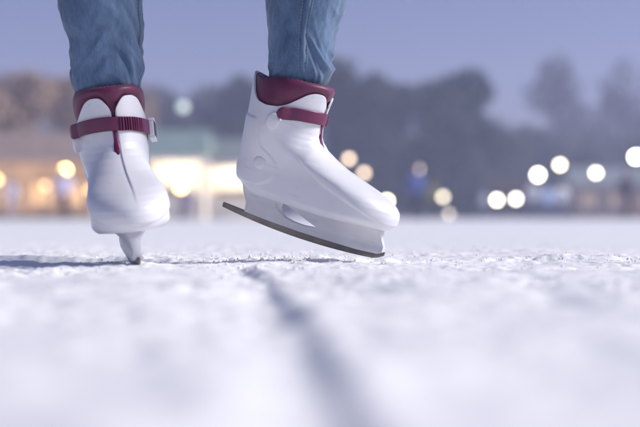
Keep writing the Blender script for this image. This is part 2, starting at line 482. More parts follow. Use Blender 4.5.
def make_skate():
    root = empty('ice_skate')
    # shell
    half = np.concatenate([[0, 1.2, 2.4, 3.2, 3.7, 4.15, 4.6, 5.4, 6.4], np.linspace(7.4, 180, 118)])
    deg = np.concatenate([half, -half[-2:0:-1]])
    phi = np.radians(deg)
    s = np.linspace(0, 1, 104)
    P, S = np.meshgrid(phi, s)
    ZB = 46 + 6 * smooth01((np.cos(P) - .1) / .8)
    Z = np.where(S < .72, ZB + S / .72 * (148 - ZB), 148 + (S - .72) / .28 * (ztop(P) - 148))
    base = shell_pt(P, Z, 0.0)
    pts = shell_pt(P, Z, shell_relief(base[..., 0], Z, P)) / 1000
    mb = MB(); loft(mb, [list(map(tuple, r)) for r in pts])
    cap = [tuple(p) for p in pts[0]]
    n = len(cap); c = len(mb.v)
    mb.v.append((0.14, 0, 0.047))
    for k in range(n): mb.f.append((c, (k + 1) % n, k))
    sh = mb.build('shell', M['plastic'], root)
    so = sh.modifiers.new('solidify', 'SOLIDIFY'); so.thickness = 0.003; so.offset = -1
    bv = sh.modifiers.new('bevel', 'BEVEL'); bv.width = 0.0008; bv.segments = 2; bv.angle_limit = R(60)
    # ankle rivet, both sides
    for sg in (-1, 1):
        zr_ = 95.0; b_, f_ = float(ip(XB, zr_)), float(ip(XF, zr_))
        p = shell_pt(sg * math.acos((52 - (b_ + f_) / 2) / ((f_ - b_) / 2)), zr_, 1.7)
        m2 = MB(); rings = []
        for r, h in ((0.0100, -0.001), (0.0100, 0.0012), (0.0090, 0.0020), (0.0045, 0.0024), (0.0001, 0.0025)):
            rings.append([(p[0] / 1000 + r * math.cos(a), p[1] / 1000 + sg * h, p[2] / 1000 + r * math.sin(a)) for a in np.linspace(0, 2 * math.pi, 28, endpoint=False)])
        loft(m2, rings); m2.build('ankle_rivet', M['plastic'], root)
    # liner: padded cuff inside the shell, swelling over its rim in front
    nl = 128; L = np.linspace(-math.pi, math.pi, nl, endpoint=False)
    lt = np.interp(np.degrees(np.abs(L)), [0, 30, 70, 100, 125, 150, 180], [232, 232, 230, 226, 219, 220, 223])
    prof = [(-4.0, 150, 0), (-3.6, 172, 0)]
    rings = []
    bulge = np.interp(np.degrees(np.abs(L)), [0, 80, 105, 130, 180], [1, 1, 0.5, 0, 0])
    def ring(off, zz): return shell_pt(L, zz, off) / 1000
    for z_ in (144, 147, 150, 153, 156, 160, 165, 171, 178): rings.append(ring(-3.9 + 0 * L, z_ + 0 * L))
    zr = np.interp(np.degrees(np.abs(L)), _D, np.where(_D < 9, np.interp(9, _D, _ZT), _ZT))
    zr = np.minimum(zr + 0.5, lt - 6)
    for fz in (0.35, 0.7, 1.0): rings.append(ring(-3.9 + 0 * L, 178 + fz * (zr - 178)))
    for fz, o1 in ((0.16, 0.55), (0.35, 0.9), (0.6, 1.0), (0.8, .8), (0.93, .3)): rings.append(ring(-3.9 + bulge * 5.2 * o1, zr + fz * (lt - zr)))
    rings.append(ring(-4.8 + 0.5 * bulge, lt)); rings.append(ring(-8 + 0 * L, lt + 0.2)); rings.append(ring(-10.5 + 0 * L, lt - 2.5)); rings.append(ring(-11.5 + 0 * L, lt - 8)); rings.append(ring(-11 + 0 * L, lt - 40))
    m3 = MB(); loft(m3, [list(map(tuple, r)) for r in rings])
    ln = m3.build('liner', M['maroon'], root)
    # pale stitching along the liner rim
    st = MB()
    LL = np.linspace(-R(105), R(105), 64)
    zt = np.interp(np.degrees(np.abs(LL)), [0, 30, 70, 100, 125], [232, 232, 230, 226, 219])
    q = shell_pt(LL, zt, -4.4 + 0 * LL) / 1000
    for i in range(0, 62, 2): st.tube([q[i], (q[i] + q[i + 1]) / 2 + (0, 0, .0005), q[i + 1]], 0.0004, 6)
    st.build('stitching', M['thread_dark'], ln)
    # strap across the front
    a0, a1 = -R(83), R(92)
    A = np.linspace(a0, a1, 180)
    zc = 183 - 14 * (1 - np.cos(A)) / (1 - math.cos(R(100))) - 3 * np.sin(A)
    offs = 3.2 + 5.5 * smooth01((a0 + 0.34 - A) / 0.26)
    rib = np.where((A > R(6)) & (A < R(50)), 0.9 * np.sign(np.sin(A * 85)), 0) * 1.5
    hwid = 9.5 * np.sqrt(np.clip(1 - np.clip((a0 + 0.16 - A) / 0.16, 0, 1) ** 2, 0.02, 1))
    secs = []
    for dz, dt in ((-1, -2.2), (-1, 0), (-0.9, 0.7), (0.9, 0.7), (1, 0), (1, -2.2)):
        r = rib if dt > 0.5 else 0
        secs.append(shell_pt(A, zc + dz * hwid, offs + 1.6 + dt + r) / 1000)
    rg = [[tuple(secs[k][i]) for k in range(6)] for i in range(len(A))]
    m4 = MB(); loft(m4, rg)
    m4.f.append(tuple(range(6))); m4.f.append(tuple(len(m4.v) - 6 + k for k in range(6)))
    stp = m4.build('strap', M['strap'], root)
    ev = stp.modifiers.new('bevel', 'BEVEL'); ev.width = 0.0006; ev.segments = 2
    # tab of the strap hanging down over the slit
    tb = MB(); rs_ = []
    for zz, hwd in ((176, 3.0), (168, 3.0), (160, 3.4), (154, 4.6), (149, 5.2), (145, 4.4), (142.5, 2.0)):
        xf_ = float(ip(XF, zz)) + 1.6
        rs_.append([((xf_ + o_) / 1000, y_ / 1000, zz / 1000) for o_, y_ in ((-3, -hwd), (1.2, -hwd), (2.2, -hwd * .6), (2.5, 0), (2.2, hwd * .6), (1.2, hwd), (-3, hwd))])
    loft(tb, rs_); n7 = len(tb.v); tb.f.append(tuple(range(7))); tb.f.append(tuple(n7 - 7 + k for k in range(7)))
    tb.build('strap_tab', M['strap'], stp)
    # hinge knob at the right-hand end (white), with its rivet
    def lump(name, phi_, z_, rr, h, m, par, squash=1.0):
        p = shell_pt(phi_, z_, 0.0); p2 = shell_pt(phi_, z_, 1.0)
        nn = Vector(p2 - p).normalized(); t1 = nn.cross(Vector((0, 0, 1))).normalized(); t2 = nn.cross(t1)
        b = MB(); rs = []
        for r, hh in ((1, -1), (1, 0.55), (0.92, 0.85), (0.7, 1.0), (0.02, 1.03)):
            rs.append([tuple(Vector(p) / 1000 + (t1 * math.cos(a) * squash + t2 * math.sin(a)) * rr * r / 1000 + nn * h * hh / 1000) for a in np.linspace(0, 2 * math.pi, 24, endpoint=False)])
        loft(b, rs); return b.build(name, m, par)
    lump('hinge_mount', -R(88), 161.0, 13, 7.0, M['plastic'], root, 0.8)
    lump('rivet', -R(77), 166.5, 2.6, 11.0, M['plastic'], stp)
    # buckle at the other end: white frame around a dark lever
    p = Vector(shell_pt(R(88), 167.5, 7.5)) / 1000
    d1 = (Vector(shell_pt(R(80), 169.3, 7.5)) / 1000 - p).normalized(); nn = (Vector(shell_pt(R(88), 167.5, 9.0)) / 1000 - p).normalized(); d2 = nn.cross(d1)
    rot = Matrix((d1, d2, nn)).transposed()
    fr = MB()
    for c_, d_ in (((0, 0.0125, 0), (0.034, 0.004, 0.009)), ((0, -0.0125, 0), (0.034, 0.004, 0.009)), ((-0.015, 0, 0), (0.004, 0.021, 0.009)), ((0.015, 0, -0.0006), (0.004, 0.021, 0.0075))):
        fr.box(p + rot @ Vector(c_), d_, rot)
    bu = fr.build('buckle', M['plastic'], stp, smooth=False, bevel=0.0012)
    MB().box(p + rot @ Vector((0, 0, 0.0005)), (0.0255, 0.0205, 0.008), rot).build('lever', M['dark'], bu, smooth=False, bevel=0.0015)
    # blade holder with its opening
    outer = [(36, 13), (80, 11), (130, 10.2), (180, 11), (225, 12.4), (259, 16), (265.5, 19.5), (264.5, 28), (259, 38), (256, 46), (254, 56), (200, 60), (120, 60), (50, 60), (28, 56), (29, 44), (34, 28)]
    hole = [(x + 6, z + 6.5) for x, z in ((78, 33), (81, 38), (87, 39.5), (94, 39), (103, 36), (115, 31), (128, 25.5), (142, 20.5), (148, 18.3), (143, 16.5), (125, 14.5), (108, 15), (95, 17.5), (85, 23), (80, 28))]
    def hw(x, z):
        top = np.interp(x, [28, 45, 90, 160, 200, 235, 262], [27, 32, 33, 33, 27, 16, 9])
        t = min(max((z - 10) / 42, 0), 1)
        return 4.6 + (top - 4.6) * t ** 2.6 + 2.6 * (1 - float(smooth01((z - 21) / 4)))
    poly_prism('blade_holder', outer, [hole], hw, M['holder'], root, 4.5)
    # steel runner
    xs_ = np.linspace(-4, 268, 70)
    rock = lambda x: 8.5 * ((x - 130) / 132) ** 2 + max(0, x - 250) ** 2 * 0.02
    lo = [(x, rock(x)) for x in xs_]
    hi = [(x, max(rock(x) + 5.5, np.interp(x, [-4, 36, 80, 130, 180, 225, 258, 262, 268], [16, 14, 12, 11.2, 12, 13.4, 16.5, 19, 20]))) for x in xs_[::-1]]
    poly_prism('blade', lo + hi, [], lambda x, z: 2.3, M['steel'], root, 8.0)
    return root

def place_skate(o, head, pitch, roll, lp, wp, sz=(1, 1, 1)):
    m = Matrix.Rotation(head, 4, 'Z') @ Matrix.Rotation(pitch, 4, 'Y') @ Matrix.Rotation(roll, 4, 'X') @ Matrix.Diagonal((*sz, 1))
    m.translation = Vector(wp) - m.to_3x3() @ (Vector(lp) / 1000)
    o.rotation_euler = m.normalized().to_euler(); o.location = m.translation; o.scale = sz
    return m

SK_A = make_skate()                                        # toe towards the camera, tip on the ice
SK_B = copy_tree(SK_A)                                     # lifted, seen from its side
GRP = 'white ice skates worn by the skater'
tag(SK_A, 'white hard shell ice skate pointing at the camera, blade tip standing in the snow', 'ice skate', GRP)
tag(SK_B, 'white hard shell ice skate seen side on, heel raised and blade hovering over the snow', 'ice skate', GRP)
MA = place_skate(SK_A, R(-78.5), R(4.5), R(7.2), (262, 0, 14), (*px(138.5, 262, 2.06)[:2], gz(px(138.5, 262, 2.06).x, 2.06) + 0.003), (1.11, 1.02, 1.11))
MB_ = place_skate(SK_B, R(-20), R(17.3), R(0), (0, 0, 9), px(225, 207, 2.34))

# ------------------------------------------------------------------ the skater's jeans
person = empty('person', (-0.17, 2.35, 0))
tag(person, 'skater in blue jeans standing on the ice in white skates', 'person')
def jeans():
    mb = MB(); info = []
    nA, rnd = 150, []
    def leg(frame, pts, seed):
        """pts: (centre, radius side, radius fore-aft, fold amount)"""
        C = np.array([p[0] for p in pts]); RS = np.array([p[1] for p in pts]); RF = np.array([p[2] for p in pts]); FO = np.array([p[3] for p in pts])
        zz = C[:, 2]; n = 260
        t = np.linspace(0, 1, n); zt = zz[0] + (zz[-1] - zz[0]) * np.where(t < .7, t / .7 * 0.42, 0.42 + (t - .7) / .3 * 0.58)
        def cub(v):
            # smooth interpolation (Catmull-Rom on uneven knots)
            dl = np.diff(v) / np.diff(zz); m = np.zeros(len(v)); m[0], m[-1] = dl[0], dl[-1]
            ok = dl[:-1] * dl[1:] > 0
            m[1:-1] = np.where(ok, 2 * dl[:-1] * dl[1:] / np.where(ok, dl[:-1] + dl[1:], 1), 0); out = np.empty(n)
            for i, z in enumerate(zt):
                k = int(np.clip(np.searchsorted(zz, z) - 1, 0, len(zz) - 2)); h = zz[k + 1] - zz[k]; s = (z - zz[k]) / h
                out[i] = (2 * s**3 - 3 * s**2 + 1) * v[k] + (s**3 - 2 * s**2 + s) * h * m[k] + (-2 * s**3 + 3 * s**2) * v[k + 1] + (s**3 - s**2) * h * m[k + 1]
            return out
        cx, cy, rs, rf, fo = cub(C[:, 0]), cub(C[:, 1]), cub(RS), cub(RF), np.clip(cub(FO), 0, None)
        ang = np.linspace(0, 2 * math.pi, nA, endpoint=False)
        AA, ZZ = np.meshgrid(ang, zt)
        ca, sa = np.cos(AA), np.sin(AA)
        warp = 0.02 * np.sin(AA * 2 + seed) + 0.012 * np.sin(AA * 3 + 2 * seed)
        f1 = vnoise(ca * 1.6 + sa * .9 + seed * 5.1, (ZZ + warp) * 48 + sa * 1.1, 80 + seed)
        f2 = vnoise(sa * 2.4 + seed * 3.3, (ZZ + warp * 1.6) * 90 + ca * 1.8, 90 + seed)
        ridge = 1 - np.abs(f1) * 2
        big = vnoise(ca * 1.2 + seed, ZZ * 9 + sa, 95 + seed)
        disp = fo[:, None] * (0.0027 * ridge + 0.0018 * f2) + 0.0022 * big + 0.0007 * vnoise(AA * 9, ZZ * 60, 99)
        th = frame
        X = cx[:, None] + (rs[:, None] + disp) * ca * math.cos(th) - (rf[:, None] + disp) * sa * math.sin(th)
        Y = cy[:, None] + (rs[:, None] + disp) * ca * math.sin(th) + (rf[:, None] + disp) * sa * math.cos(th)
        pts3 = np.stack([X, Y, ZZ], -1)
        loft(mb, [list(map(tuple, r)) for r in pts3])
        return pts3, ang
    def w(mm, p): return np.array((mm @ (Vector(p) / 1000))[:])
    a_in, a_lo, a_rim = w(MA, (54, 0, 165)), w(MA, (54, 0, 208)), w(MA, (56, 0, 236))
    b_in, b_lo, b_rim = w(MB_, (54, 0, 165)), w(MB_, (56, 0, 208)), w(MB_, (60, 0, 236))
    ya = a_rim[1]
    def pu(u, z): return (u - 320) * PXR * ya
    A = leg(0.0, [(a_in, .032, .038, 0), (a_lo, .038, .042, 0.2), (a_rim, .052, .054, 0.9), (np.array((pu(108.5, 0), ya - .001, a_rim[2] + .022)), .0530, .056, 1.4), (np.array((pu(106, 0), ya - .002, a_rim[2] + .06)), .0545, .058, .8),
                  (np.array((pu(103, 0), ya - .003, .35)), .0605, .063, .5), (np.array((pu(100, 0), ya - .006, .405)), .0645, .066, .45), (np.array((pu(97, 0), ya - .02, .52)), .074, .078, .6), (np.array((-.30, ya, .72)), .083, .085, .3), (np.array((-.255, ya + .02, .90)), .092, .098, .2)], 1)
    B = leg(0.0, [(b_in, .040, .034, 0), (b_lo, .042, .035, 0.2), (b_rim, .0485, .043, 1.0), (b_rim + (.001, 0, .022), .0495, .049, 1.2), (b_rim + (.002, 0, .06), .052, .052, .6),
                  (np.array((-.0205, b_rim[1] - .004, .40)), .0632, .062, .4), (np.array((-.012, b_rim[1] - .015, .52)), .073, .076, .6), (np.array((-.04, b_rim[1] + .03, .72)), .083, .085, .3), (np.array((-.085, a_rim[1] + .0, .90)), .092, .098, .2)], 2)
    # hips
    rings = []
    for z, rx, ry, cx_ in ((.84, .10, .07, -.17), (.88, .165, .10, -.17), (.94, .178, .118, -.17), (1.0, .17, .115, -.17), (1.06, .145, .10, -.17), (1.065, .001, .001, -.17)):
        rings.append([(cx_ + rx * math.cos(a), a_rim[1] + .015 + ry * math.sin(a), z) for a in np.linspace(0, 2 * math.pi, 48, endpoint=False)])
    loft(mb, rings)
    j = mb.build('jeans', M['denim'], person)
    j.matrix_parent_inverse = Matrix.Translation(-person.location)
    # raised seams with pale stitching, on the side of each leg turned to the camera or to the other leg
    def seam(pts3, k0, lo, hi, nm):
        m5, m6 = MB(), MB()
        cen = pts3.mean(1)
        def at(i, k):
            p = pts3[i, k % pts3.shape[1]]; d = p - cen[i]; d = d / np.linalg.norm(d); return p, d
        i0, i1 = lo, hi
        secs = []
        for i in range(i0, i1):
            p0, d0 = at(i, k0 - 2); p1, d1 = at(i, k0); p2, d2 = at(i, k0 + 2)
            secs.append([tuple(p0 - d0 * .0006), tuple(p0 * .75 + p1 * .25 + d0 * .0014), tuple(p1 * .75 + p2 * .25 + d1 * .0017), tuple(p2 + d2 * .0003), tuple(p1 - d1 * .003)])
        loft(m5, secs)
        s_ = m5.build('seam', M['denim'], j)
        ln = 0.0
        for i in range(i0, i1 - 2):
            if i % 3 == 2: continue
            for kk in (-3.4, 3.4):
                ks = int(k0 + np.sign(kk) * 3)
                p, d = at(i, ks); q_, dq = at(i + 1, ks)
                m6.tube([p + d * .0004, q_ + dq * .0004], 0.00055, 5)
        t_ = m6.build('stitching', M['thread'], j)
    seam(B[0], int(150 * 0.765), 44, 190, 'inner')
    seam(A[0], int(150 * 0.955), 44, 190, 'inner')
jeans()

# ------------------------------------------------------------------ background: trees
def leaf_cloud(blobs, n, size, seed, flat=0.0):
    r = np.random.default_rng(seed)
    wgt = np.array([b[3] ** 2 for b in blobs]); wgt = wgt / wgt.sum()
    idx = r.choice(len(blobs), n, p=wgt)
    B = np.array(blobs)[idx]
    d = r.normal(size=(n, 3)); d /= np.linalg.norm(d, axis=1, keepdims=True)
    rad = B[:, 3] * (0.45 + 0.62 * r.random(n) ** 0.6)
    P = B[:, :3] + d * rad[:, None] * np.array([1, 1, 0.85])
    u = r.normal(size=(n, 3)); u /= np.linalg.norm(u, axis=1, keepdims=True)
    v = np.cross(u, r.normal(size=(n, 3))); v /= np.linalg.norm(v, axis=1, keepdims=True)
    s = size * (0.6 + 0.8 * r.random((n, 1)))
    q = np.stack([P - u * s, P + v * s * 0.55, P + u * s, P - v * s * 0.55], 1)
    me = bpy.data.meshes.new('crown')
    me.from_pydata(q.reshape(-1, 3).tolist(), [], [(4 * i, 4 * i + 1, 4 * i + 2, 4 * i + 3) for i in range(n)])
    return me
def tree(name, label, cat, group, base, h, w_, leaf_m, n, seed, bare=False):
    r = random.Random(seed)
    root = empty(name, base); tag(root, label, cat, group)
    tr = MB(); tips = []
    tr.tube([(0, 0, -.2), (r.uniform(-.1, .1), 0, h * .3), (r.uniform(-.3, .3), r.uniform(-.3, .3), h * .62), (r.uniform(-.3, .3), 0, h * .93)], [h * .03, h * .024, h * .015, h * .004], 9)
    for k in range(16 if bare else 10):
        z0 = h * r.uniform(.22, .8); a = r.uniform(0, 6.28); l = w_ * .5 * r.uniform(.6, 1.0) * (1.15 - .6 * z0 / h)
        p1 = Vector((math.cos(a) * l * .5, math.sin(a) * l * .5, z0 + l * .3)); p2 = Vector((math.cos(a) * l, math.sin(a) * l, z0 + l * r.uniform(.4, .8)))
        tr.tube([(0, 0, z0), p1, p2], [h * .010, h * .006, h * .002], 6); tips.append((p1, p2))
        if bare:
            for q in range(5):
                st = p1.lerp(p2, r.random()); e = st + Vector((r.uniform(-1, 1), r.uniform(-1, 1), r.uniform(.2, 1.2))) * l * .4
                tr.tube([st, e], [h * .004, h * .001], 5)
    tr.build('trunk', M['bark'], root)
    blobs = []
    for k in range(15):
        z = h * r.uniform(.20 if not bare else .38, .93); s = math.sin(math.pi * min(1, (z / h) * .92 + .12)) ** .7
        a, q = r.uniform(0, 6.28), w_ * .5 * s * r.uniform(.1, .75)
        blobs.append((math.cos(a) * q, math.sin(a) * q, z, w_ * r.uniform(.13, .24)))
    me = leaf_cloud(blobs, n, h * (.026 if not bare else .02), seed)
    link('crown', me, leaf_m, root, smooth=False)
    return root
# (photo column, top row, distance, width, kind)
TREES = [(20, 66, 98, 6.5, 't'), (-30, 78, 94, 6.5, 't'), (68, 84, 104, 6, 't'), (122, 84, 130, 8, 't'), (165, 88, 140, 9, 'm'), (208, 96, 150, 9, 'm'), (245, 80, 150, 9, 'd'), (285, 84, 140, 9, 'd'),
         (338, 66, 130, 8.5, 'd'), (372, 78, 125, 7.5, 'd'), (402, 92, 135, 7, 'd'), (434, 80, 128, 7, 'd'), (466, 68, 132, 7, 'd'), (500, 118, 140, 8, 'm'), (522, 132, 150, 8, 'm'),
         (558, 56, 210, 12, 'b'), (592, 108, 190, 11, 'b'), (625, 62, 200, 13, 'b'), (660, 70, 190, 13, 'b'), (545, 140, 150, 9, 'm'), (585, 146, 145, 9, 'm'), (630, 138, 150, 10, 'm')]
WORDS = {'t': 'tan leaved hazy tree', 'd': 'dark dense tree', 'm': 'grey green bushy tree', 'b': 'tall bare winter tree'}
SPOT = {20: 'tallest above the amber wooden lodge', -30: 'cut by the frame beyond the amber lodge', 68: 'fading into haze behind the toe-on skate', 122: 'behind the toe-on skate\'s cuff',
        165: 'behind the teal roofed stall', 208: 'between the two lit stalls', 245: 'behind the side-on skate\'s heel', 285: 'hidden behind the raised side-on skate', 338: 'with the highest top in the dark clump beside the jeans',
        372: 'second in the dark clump from the jeans', 402: 'lowest in the dark clump, behind the blue coated skater', 434: 'fourth in the dark clump from the jeans', 466: 'at the outer end of the dark clump',
        500: 'low beside the dark clump, over the twin low lights', 522: 'in the sky gap between clump and bare trees', 558: 'standing alone beyond the sky gap', 592: 'shortest of the bare ones, over the brown hut',
        625: 'with the broadest crown, over the brown hut', 660: 'cut by the frame beyond the brown hut', 545: 'low behind the group of pale coated skaters', 585: 'low behind the brown hut\'s near end', 630: 'low behind the brown hut\'s far end'}
for i, (u, v, d, w_, k) in enumerate(TREES):
    b = px(u, HORIZON, d); h = (HORIZON - v) * PXR * d * 1.02
    tree({'t': 'autumn_tree', 'd': 'dense_tree', 'm': 'bushy_tree', 'b': 'bare_tree'}[k], WORDS[k] + ' ' + SPOT[u], 'tree', 'trees beyond the rink', (b.x, d, 0), h, w_ * (1.15 if k != 'b' else 1), {'t': M['leaf_tan'], 'd': M['leaf_dark'], 'm': M['leaf_mid'], 'b': M['twig']}[k],
         {'t': 2200, 'd': 3000, 'm': 2400, 'b': 1100}[k], 100 + i, k == 'b')
M['leaf_brown'] = mat('brown_beech_leaves', (0.16, 0.10, 0.07), 0.8, noise=(0.7, 0.3))
def treeline():
    d = 235; n = 26000; r = np.random.default_rng(77)
    u = r.uniform(-700, 1400, n)
    vt = np.interp(u, [-700, -100, 60, 150, 250, 330, 470, 505, 540, 565, 600, 660, 900, 1400], [90, 86, 80, 84, 86, 90, 96, 140, 138, 112, 118, 104, 90, 92])
    vt = vt + 11 * vnoise(u / 26, 0 * u, 5) + 6 * vnoise(u / 9, 0 * u, 6)
    hgt = (HORIZON - vt) * PXR * d
    P = np.stack([(u - 320) * PXR * d, d + r.uniform(0, 14, n), hgt * r.random(n) ** 0.8], -1)
    a = r.normal(size=(n, 3)); a /= np.linalg.norm(a, axis=1, keepdims=True)
    b = np.cross(a, r.normal(size=(n, 3))); b /= np.linalg.norm(b, axis=1, keepdims=True)
    sz = 0.55 * (0.5 + r.random((n, 1)))
    q = np.stack([P - a * sz, P + b * sz * .6, P + a * sz, P - b * sz * .6], 1)
    me = bpy.data.meshes.new('treeline'); me.from_pydata(q.reshape(-1, 3).tolist(), [], [(4 * i, 4 * i + 1, 4 * i + 2, 4 * i + 3) for i in range(n)])
    tag(link('treeline', me, M['leaf_mid'], smooth=False), 'far off hazy wood closing the view behind the rink', 'wood', kind='stuff')
treeline()
def hedge(u0, u1, d, h, label, seed, lm='leaf_dark'):
    x0, x1 = px(u0, 0, d).x, px(u1, 0, d).x
    root = empty('hedge', ((x0 + x1) / 2, d, 0)); tag(root, label, 'hedge', 'hedges beyond the rink')
    L = x1 - x0; r = random.Random(seed)
    blobs = [(-L / 2 + L * k / 24, r.uniform(-.5, .5), h * r.uniform(.3, .62), h * r.uniform(.33, .45)) for k in range(25)]
    link('foliage', leaf_cloud(blobs, 4200, .22, seed), M[lm], root, smooth=False)
    s = MB()
    for k in range(14): s.tube([(-L / 2 + L * (k + .5) / 14, 0, -.1), (-L / 2 + L * (k + .5) / 14 + r.uniform(-.2, .2), 0, h * .7)], [.06, .03], 6)
    s.build('stems', M['bark'], root)
hedge(325, 480, 118, 3.4, 'dark clipped hedge running below the dark clump of trees', 5)
hedge(448, 575, 124, 3.6, 'brown beech hedge behind the twin low lights', 6, 'leaf_brown')
hedge(-60, 170, 130, 4.6, 'tall dark hedge behind the amber lodge', 8)

# ------------------------------------------------------------------ background: lodge, stalls, hut
M['glow_amber'] = mat('amber_window', (0.6, 0.4, 0.2), 0.4, emit=(1.0, 0.60, 0.30), strength=0.3)
M['glow_warm'] = mat('warm_lit_interior', (0.7, 0.6, 0.4), 0.6, emit=(1.0, 0.72, 0.38), strength=1.4)
def gable(mb, w_, dp, h0, h1, over=0.3, th=0.15):
    for s in (-1, 1):
        a = [(-w_ / 2 - over, s * (dp / 2 + over), h0 - .1), (w_ / 2 + over, s * (dp / 2 + over), h0 - .1), (w_ / 2 + over, 0, h1), (-w_ / 2 - over, 0, h1)]
        mb.add(a + [(x, y, z + th) for x, y, z in a], [(0, 1, 2, 3), (7, 6, 5, 4), (0, 4, 5, 1), (1, 5, 6, 2), (2, 6, 7, 3), (3, 7, 4, 0)])
    return mb
def building(name, label, cat, u0, u1, vtop, d, depth, wall_m, roof_m, glow, nwin, wz, group=None):
    x0, x1 = px(u0, 0, d).x, px(u1, 0, d).x; w_ = x1 - x0; h = px(0, vtop, d).z
    root = empty(name, ((x0 + x1) / 2, d + depth / 2, 0)); tag(root, label, cat, group)
    he = h * .66
    m1 = MB().box((0, 0, he / 2), (w_, depth, he))
    for s in (-1, 1): m1.add([(s * w_ / 2, -depth / 2, he), (s * w_ / 2, depth / 2, he), (s * w_ / 2, 0, h - .12)], [(0, 1, 2)])
    m1.build('wall', wall_m, root, smooth=False)
    rf = gable(MB(), w_, depth, he, h).build('roof', roof_m, root, smooth=False)
    ww = w_ / nwin
    for k in range(nwin):
        xc = -w_ / 2 + ww * (k + .5)
        f = MB()
        a, zc, hh = ww * .62, he * wz, he * .42
        for c, dm in (((xc, -depth / 2 - .03, zc + hh / 2), (a + .16, .1, .1)), ((xc, -depth / 2 - .03, zc - hh / 2), (a + .16, .14, .1)), ((xc - a / 2, -depth / 2 - .03, zc), (.1, .1, hh - .1)), ((xc + a / 2, -depth / 2 - .03, zc), (.1, .1, hh - .1)), ((xc, -depth / 2 - .03, zc), (.06, .08, hh - .1))):
            f.box(c, dm)
        fo = f.build('window', M['pole'], root, smooth=False)
        MB().box((xc, -depth / 2 - .01, zc), (a - .05, .03, hh - .05)).build('pane', glow, fo, smooth=False)
    MB().box((w_ * .02, -depth / 2 - .03, 1.0), (.9, .07, 2.0)).build('door', M['wood'], root, smooth=False) if nwin > 2 else None
    if cat == 'building' and glow is M['glow_amber']:
        for k in range(6):  # unseen ground spots, added to wash the lodge wall with amber light
            xc = -w_ / 2 + w_ * (k + .5) / 6
            b = MB(); b.tube([(xc, -depth / 2 - 1.9, 0), (xc, -depth / 2 - 1.9, .22)], .16, 12)
            wl = b.build('added_uplight', M['pole'], root)
            MB().tube([(xc, -depth / 2 - 1.9, .221), (xc, -depth / 2 - 1.9, .235)], .12, 12).build('lens', M['bulb'], wl)
            pl = bpy.data.lights.new('added_uplight_beam', 'SPOT'); pl.energy = 260; pl.color = (1, .80, .60); pl.shadow_soft_size = .1; pl.spot_size = R(120); pl.spot_blend = 1
            po = bpy.data.objects.new('added_uplight_beam', pl); COL.objects.link(po); po.parent = wl; po.location = (xc, -depth / 2 - 1.9, .28)
            po.rotation_euler = Vector((0, -1.9, -2.2)).to_track_quat('Z', 'Y').to_euler()
    return root
M['bulb'] = mat('added_uplight_lens', (.8, .6, .4), .4, emit=(1, .62, .28), strength=0.8)  # lens glow of the spots added in front of the lodge
building('wooden_lodge', 'long wooden lodge with amber lit windows across the ice behind the toe-on skate', 'building', -70, 90, 132, 80, 5, M['wood'], M['brown'], M['glow_amber'], 5, .45)
building('brown_hut', 'low brown hut at the rink edge under the white lamps', 'building', 575, 690, 168, 112, 5, M['brown'], M['roof_grey'], mat('dim_window', (.3, .25, .2), .4, emit=(1, .7, .5), strength=.25), 4, .55)
def stall(label, u0, u1, vtop, d, roof_m):
    x0, x1 = px(u0, 0, d).x, px(u1, 0, d).x; w_ = x1 - x0; h = px(0, vtop, d).z; dp = 2.4
    root = empty('market_stall', ((x0 + x1) / 2, d, 0)); tag(root, label, 'market stall', 'lit market stalls')
    he = h * .74
    for s in (-1, 1):
        for t in (-1, 1): MB().box((s * (w_ / 2 - .05), t * (dp / 2 - .05), he / 2), (.1, .1, he)).build('post', M['wood'], root, smooth=False)
    MB().box((0, dp / 2, he / 2), (w_ - .2, .06, he)).build('back_wall', M['cream'], root, smooth=False)
    for s in (-1, 1): MB().box((s * (w_ / 2), 0, he / 2), (.05, dp - .2, he - .02)).build('side_wall', M['cream'], root, smooth=False)
    MB().box((0, -dp / 2 + .1, .48), (w_ - .25, .08, .96)).box((0, -dp / 2, 1.0), (w_ - .15, .5, .06)).build('counter', M['cream'], root, smooth=False)
    gable(MB(), w_, dp, he, h, .25, .08).build('roof', roof_m, root, smooth=False)
    MB().box((0, -dp / 2 - .2, he - .14), (w_ + .3, .04, .34)).build('valance', M['cream'], root, smooth=False)
    MB().box((0, 0, he - .14), (w_ - .6, .25, .12)).build('strip_light', mat('strip_light', (.8, .7, .5), .5, emit=(1, .89, .74), strength=38), root, smooth=False)
    r = random.Random(int(u0))
    g = MB()
    for k in range(9): g.box((-w_ / 2 + .5 + k * (w_ - 1) / 8, -dp / 2 + .05, 1.13), (.22, .2, .2 + r.random() * .15))
    g.build('goods', M['wood'], root, smooth=False)
stall('cream market stall under a teal roof, lit inside, beside the toe-on skate', 152, 205, 132, 62, M['roof_teal'])
stall('cream market stall under a grey roof, lit inside, behind the side-on skate\'s heel', 208, 262, 140, 66, M['roof_grey'])

# ------------------------------------------------------------------ background: lamps
def lamp(label, u, v, d, color, strength, r=0.2, group='glowing lamps around the rink', name='lamp_post'):
    p = px(u, v, d); root = empty(name, (p.x, d, 0)); tag(root, label, 'lamp', group)
    key = tuple(color) + (strength,)
    m = LM.get(key) or LM.setdefault(key, mat('lamp_glow', (.8, .75, .65), .4, emit=color, strength=strength))
    b = MB(); b.tube([(0, 0, -.1), (0, 0, .15), (0, 0, .25), (0, 0, max(.3, p.z - r))], [.10, .10, .05, .04], 10)
    b.build('post', M['pole'], root)
    MB().tube([(0, 0, p.z - r - .06), (0, 0, p.z - r + .02)], [r * .45, r * .55], 14).build('collar', M['pole'], root)
    MB().ball((0, 0, p.z), r, 20, 12).build('globe', m, root)
    return root
LM = {}
WH, CR, TN, YE, OR = (1, .93, .76), (1, .86, .62), (1, .74, .50), (1, .72, .26), (1, .5, .18)
lamp('brightest white globe lamp, big glow over the pale coated group', 538, 175, 110, WH, 24, .24)
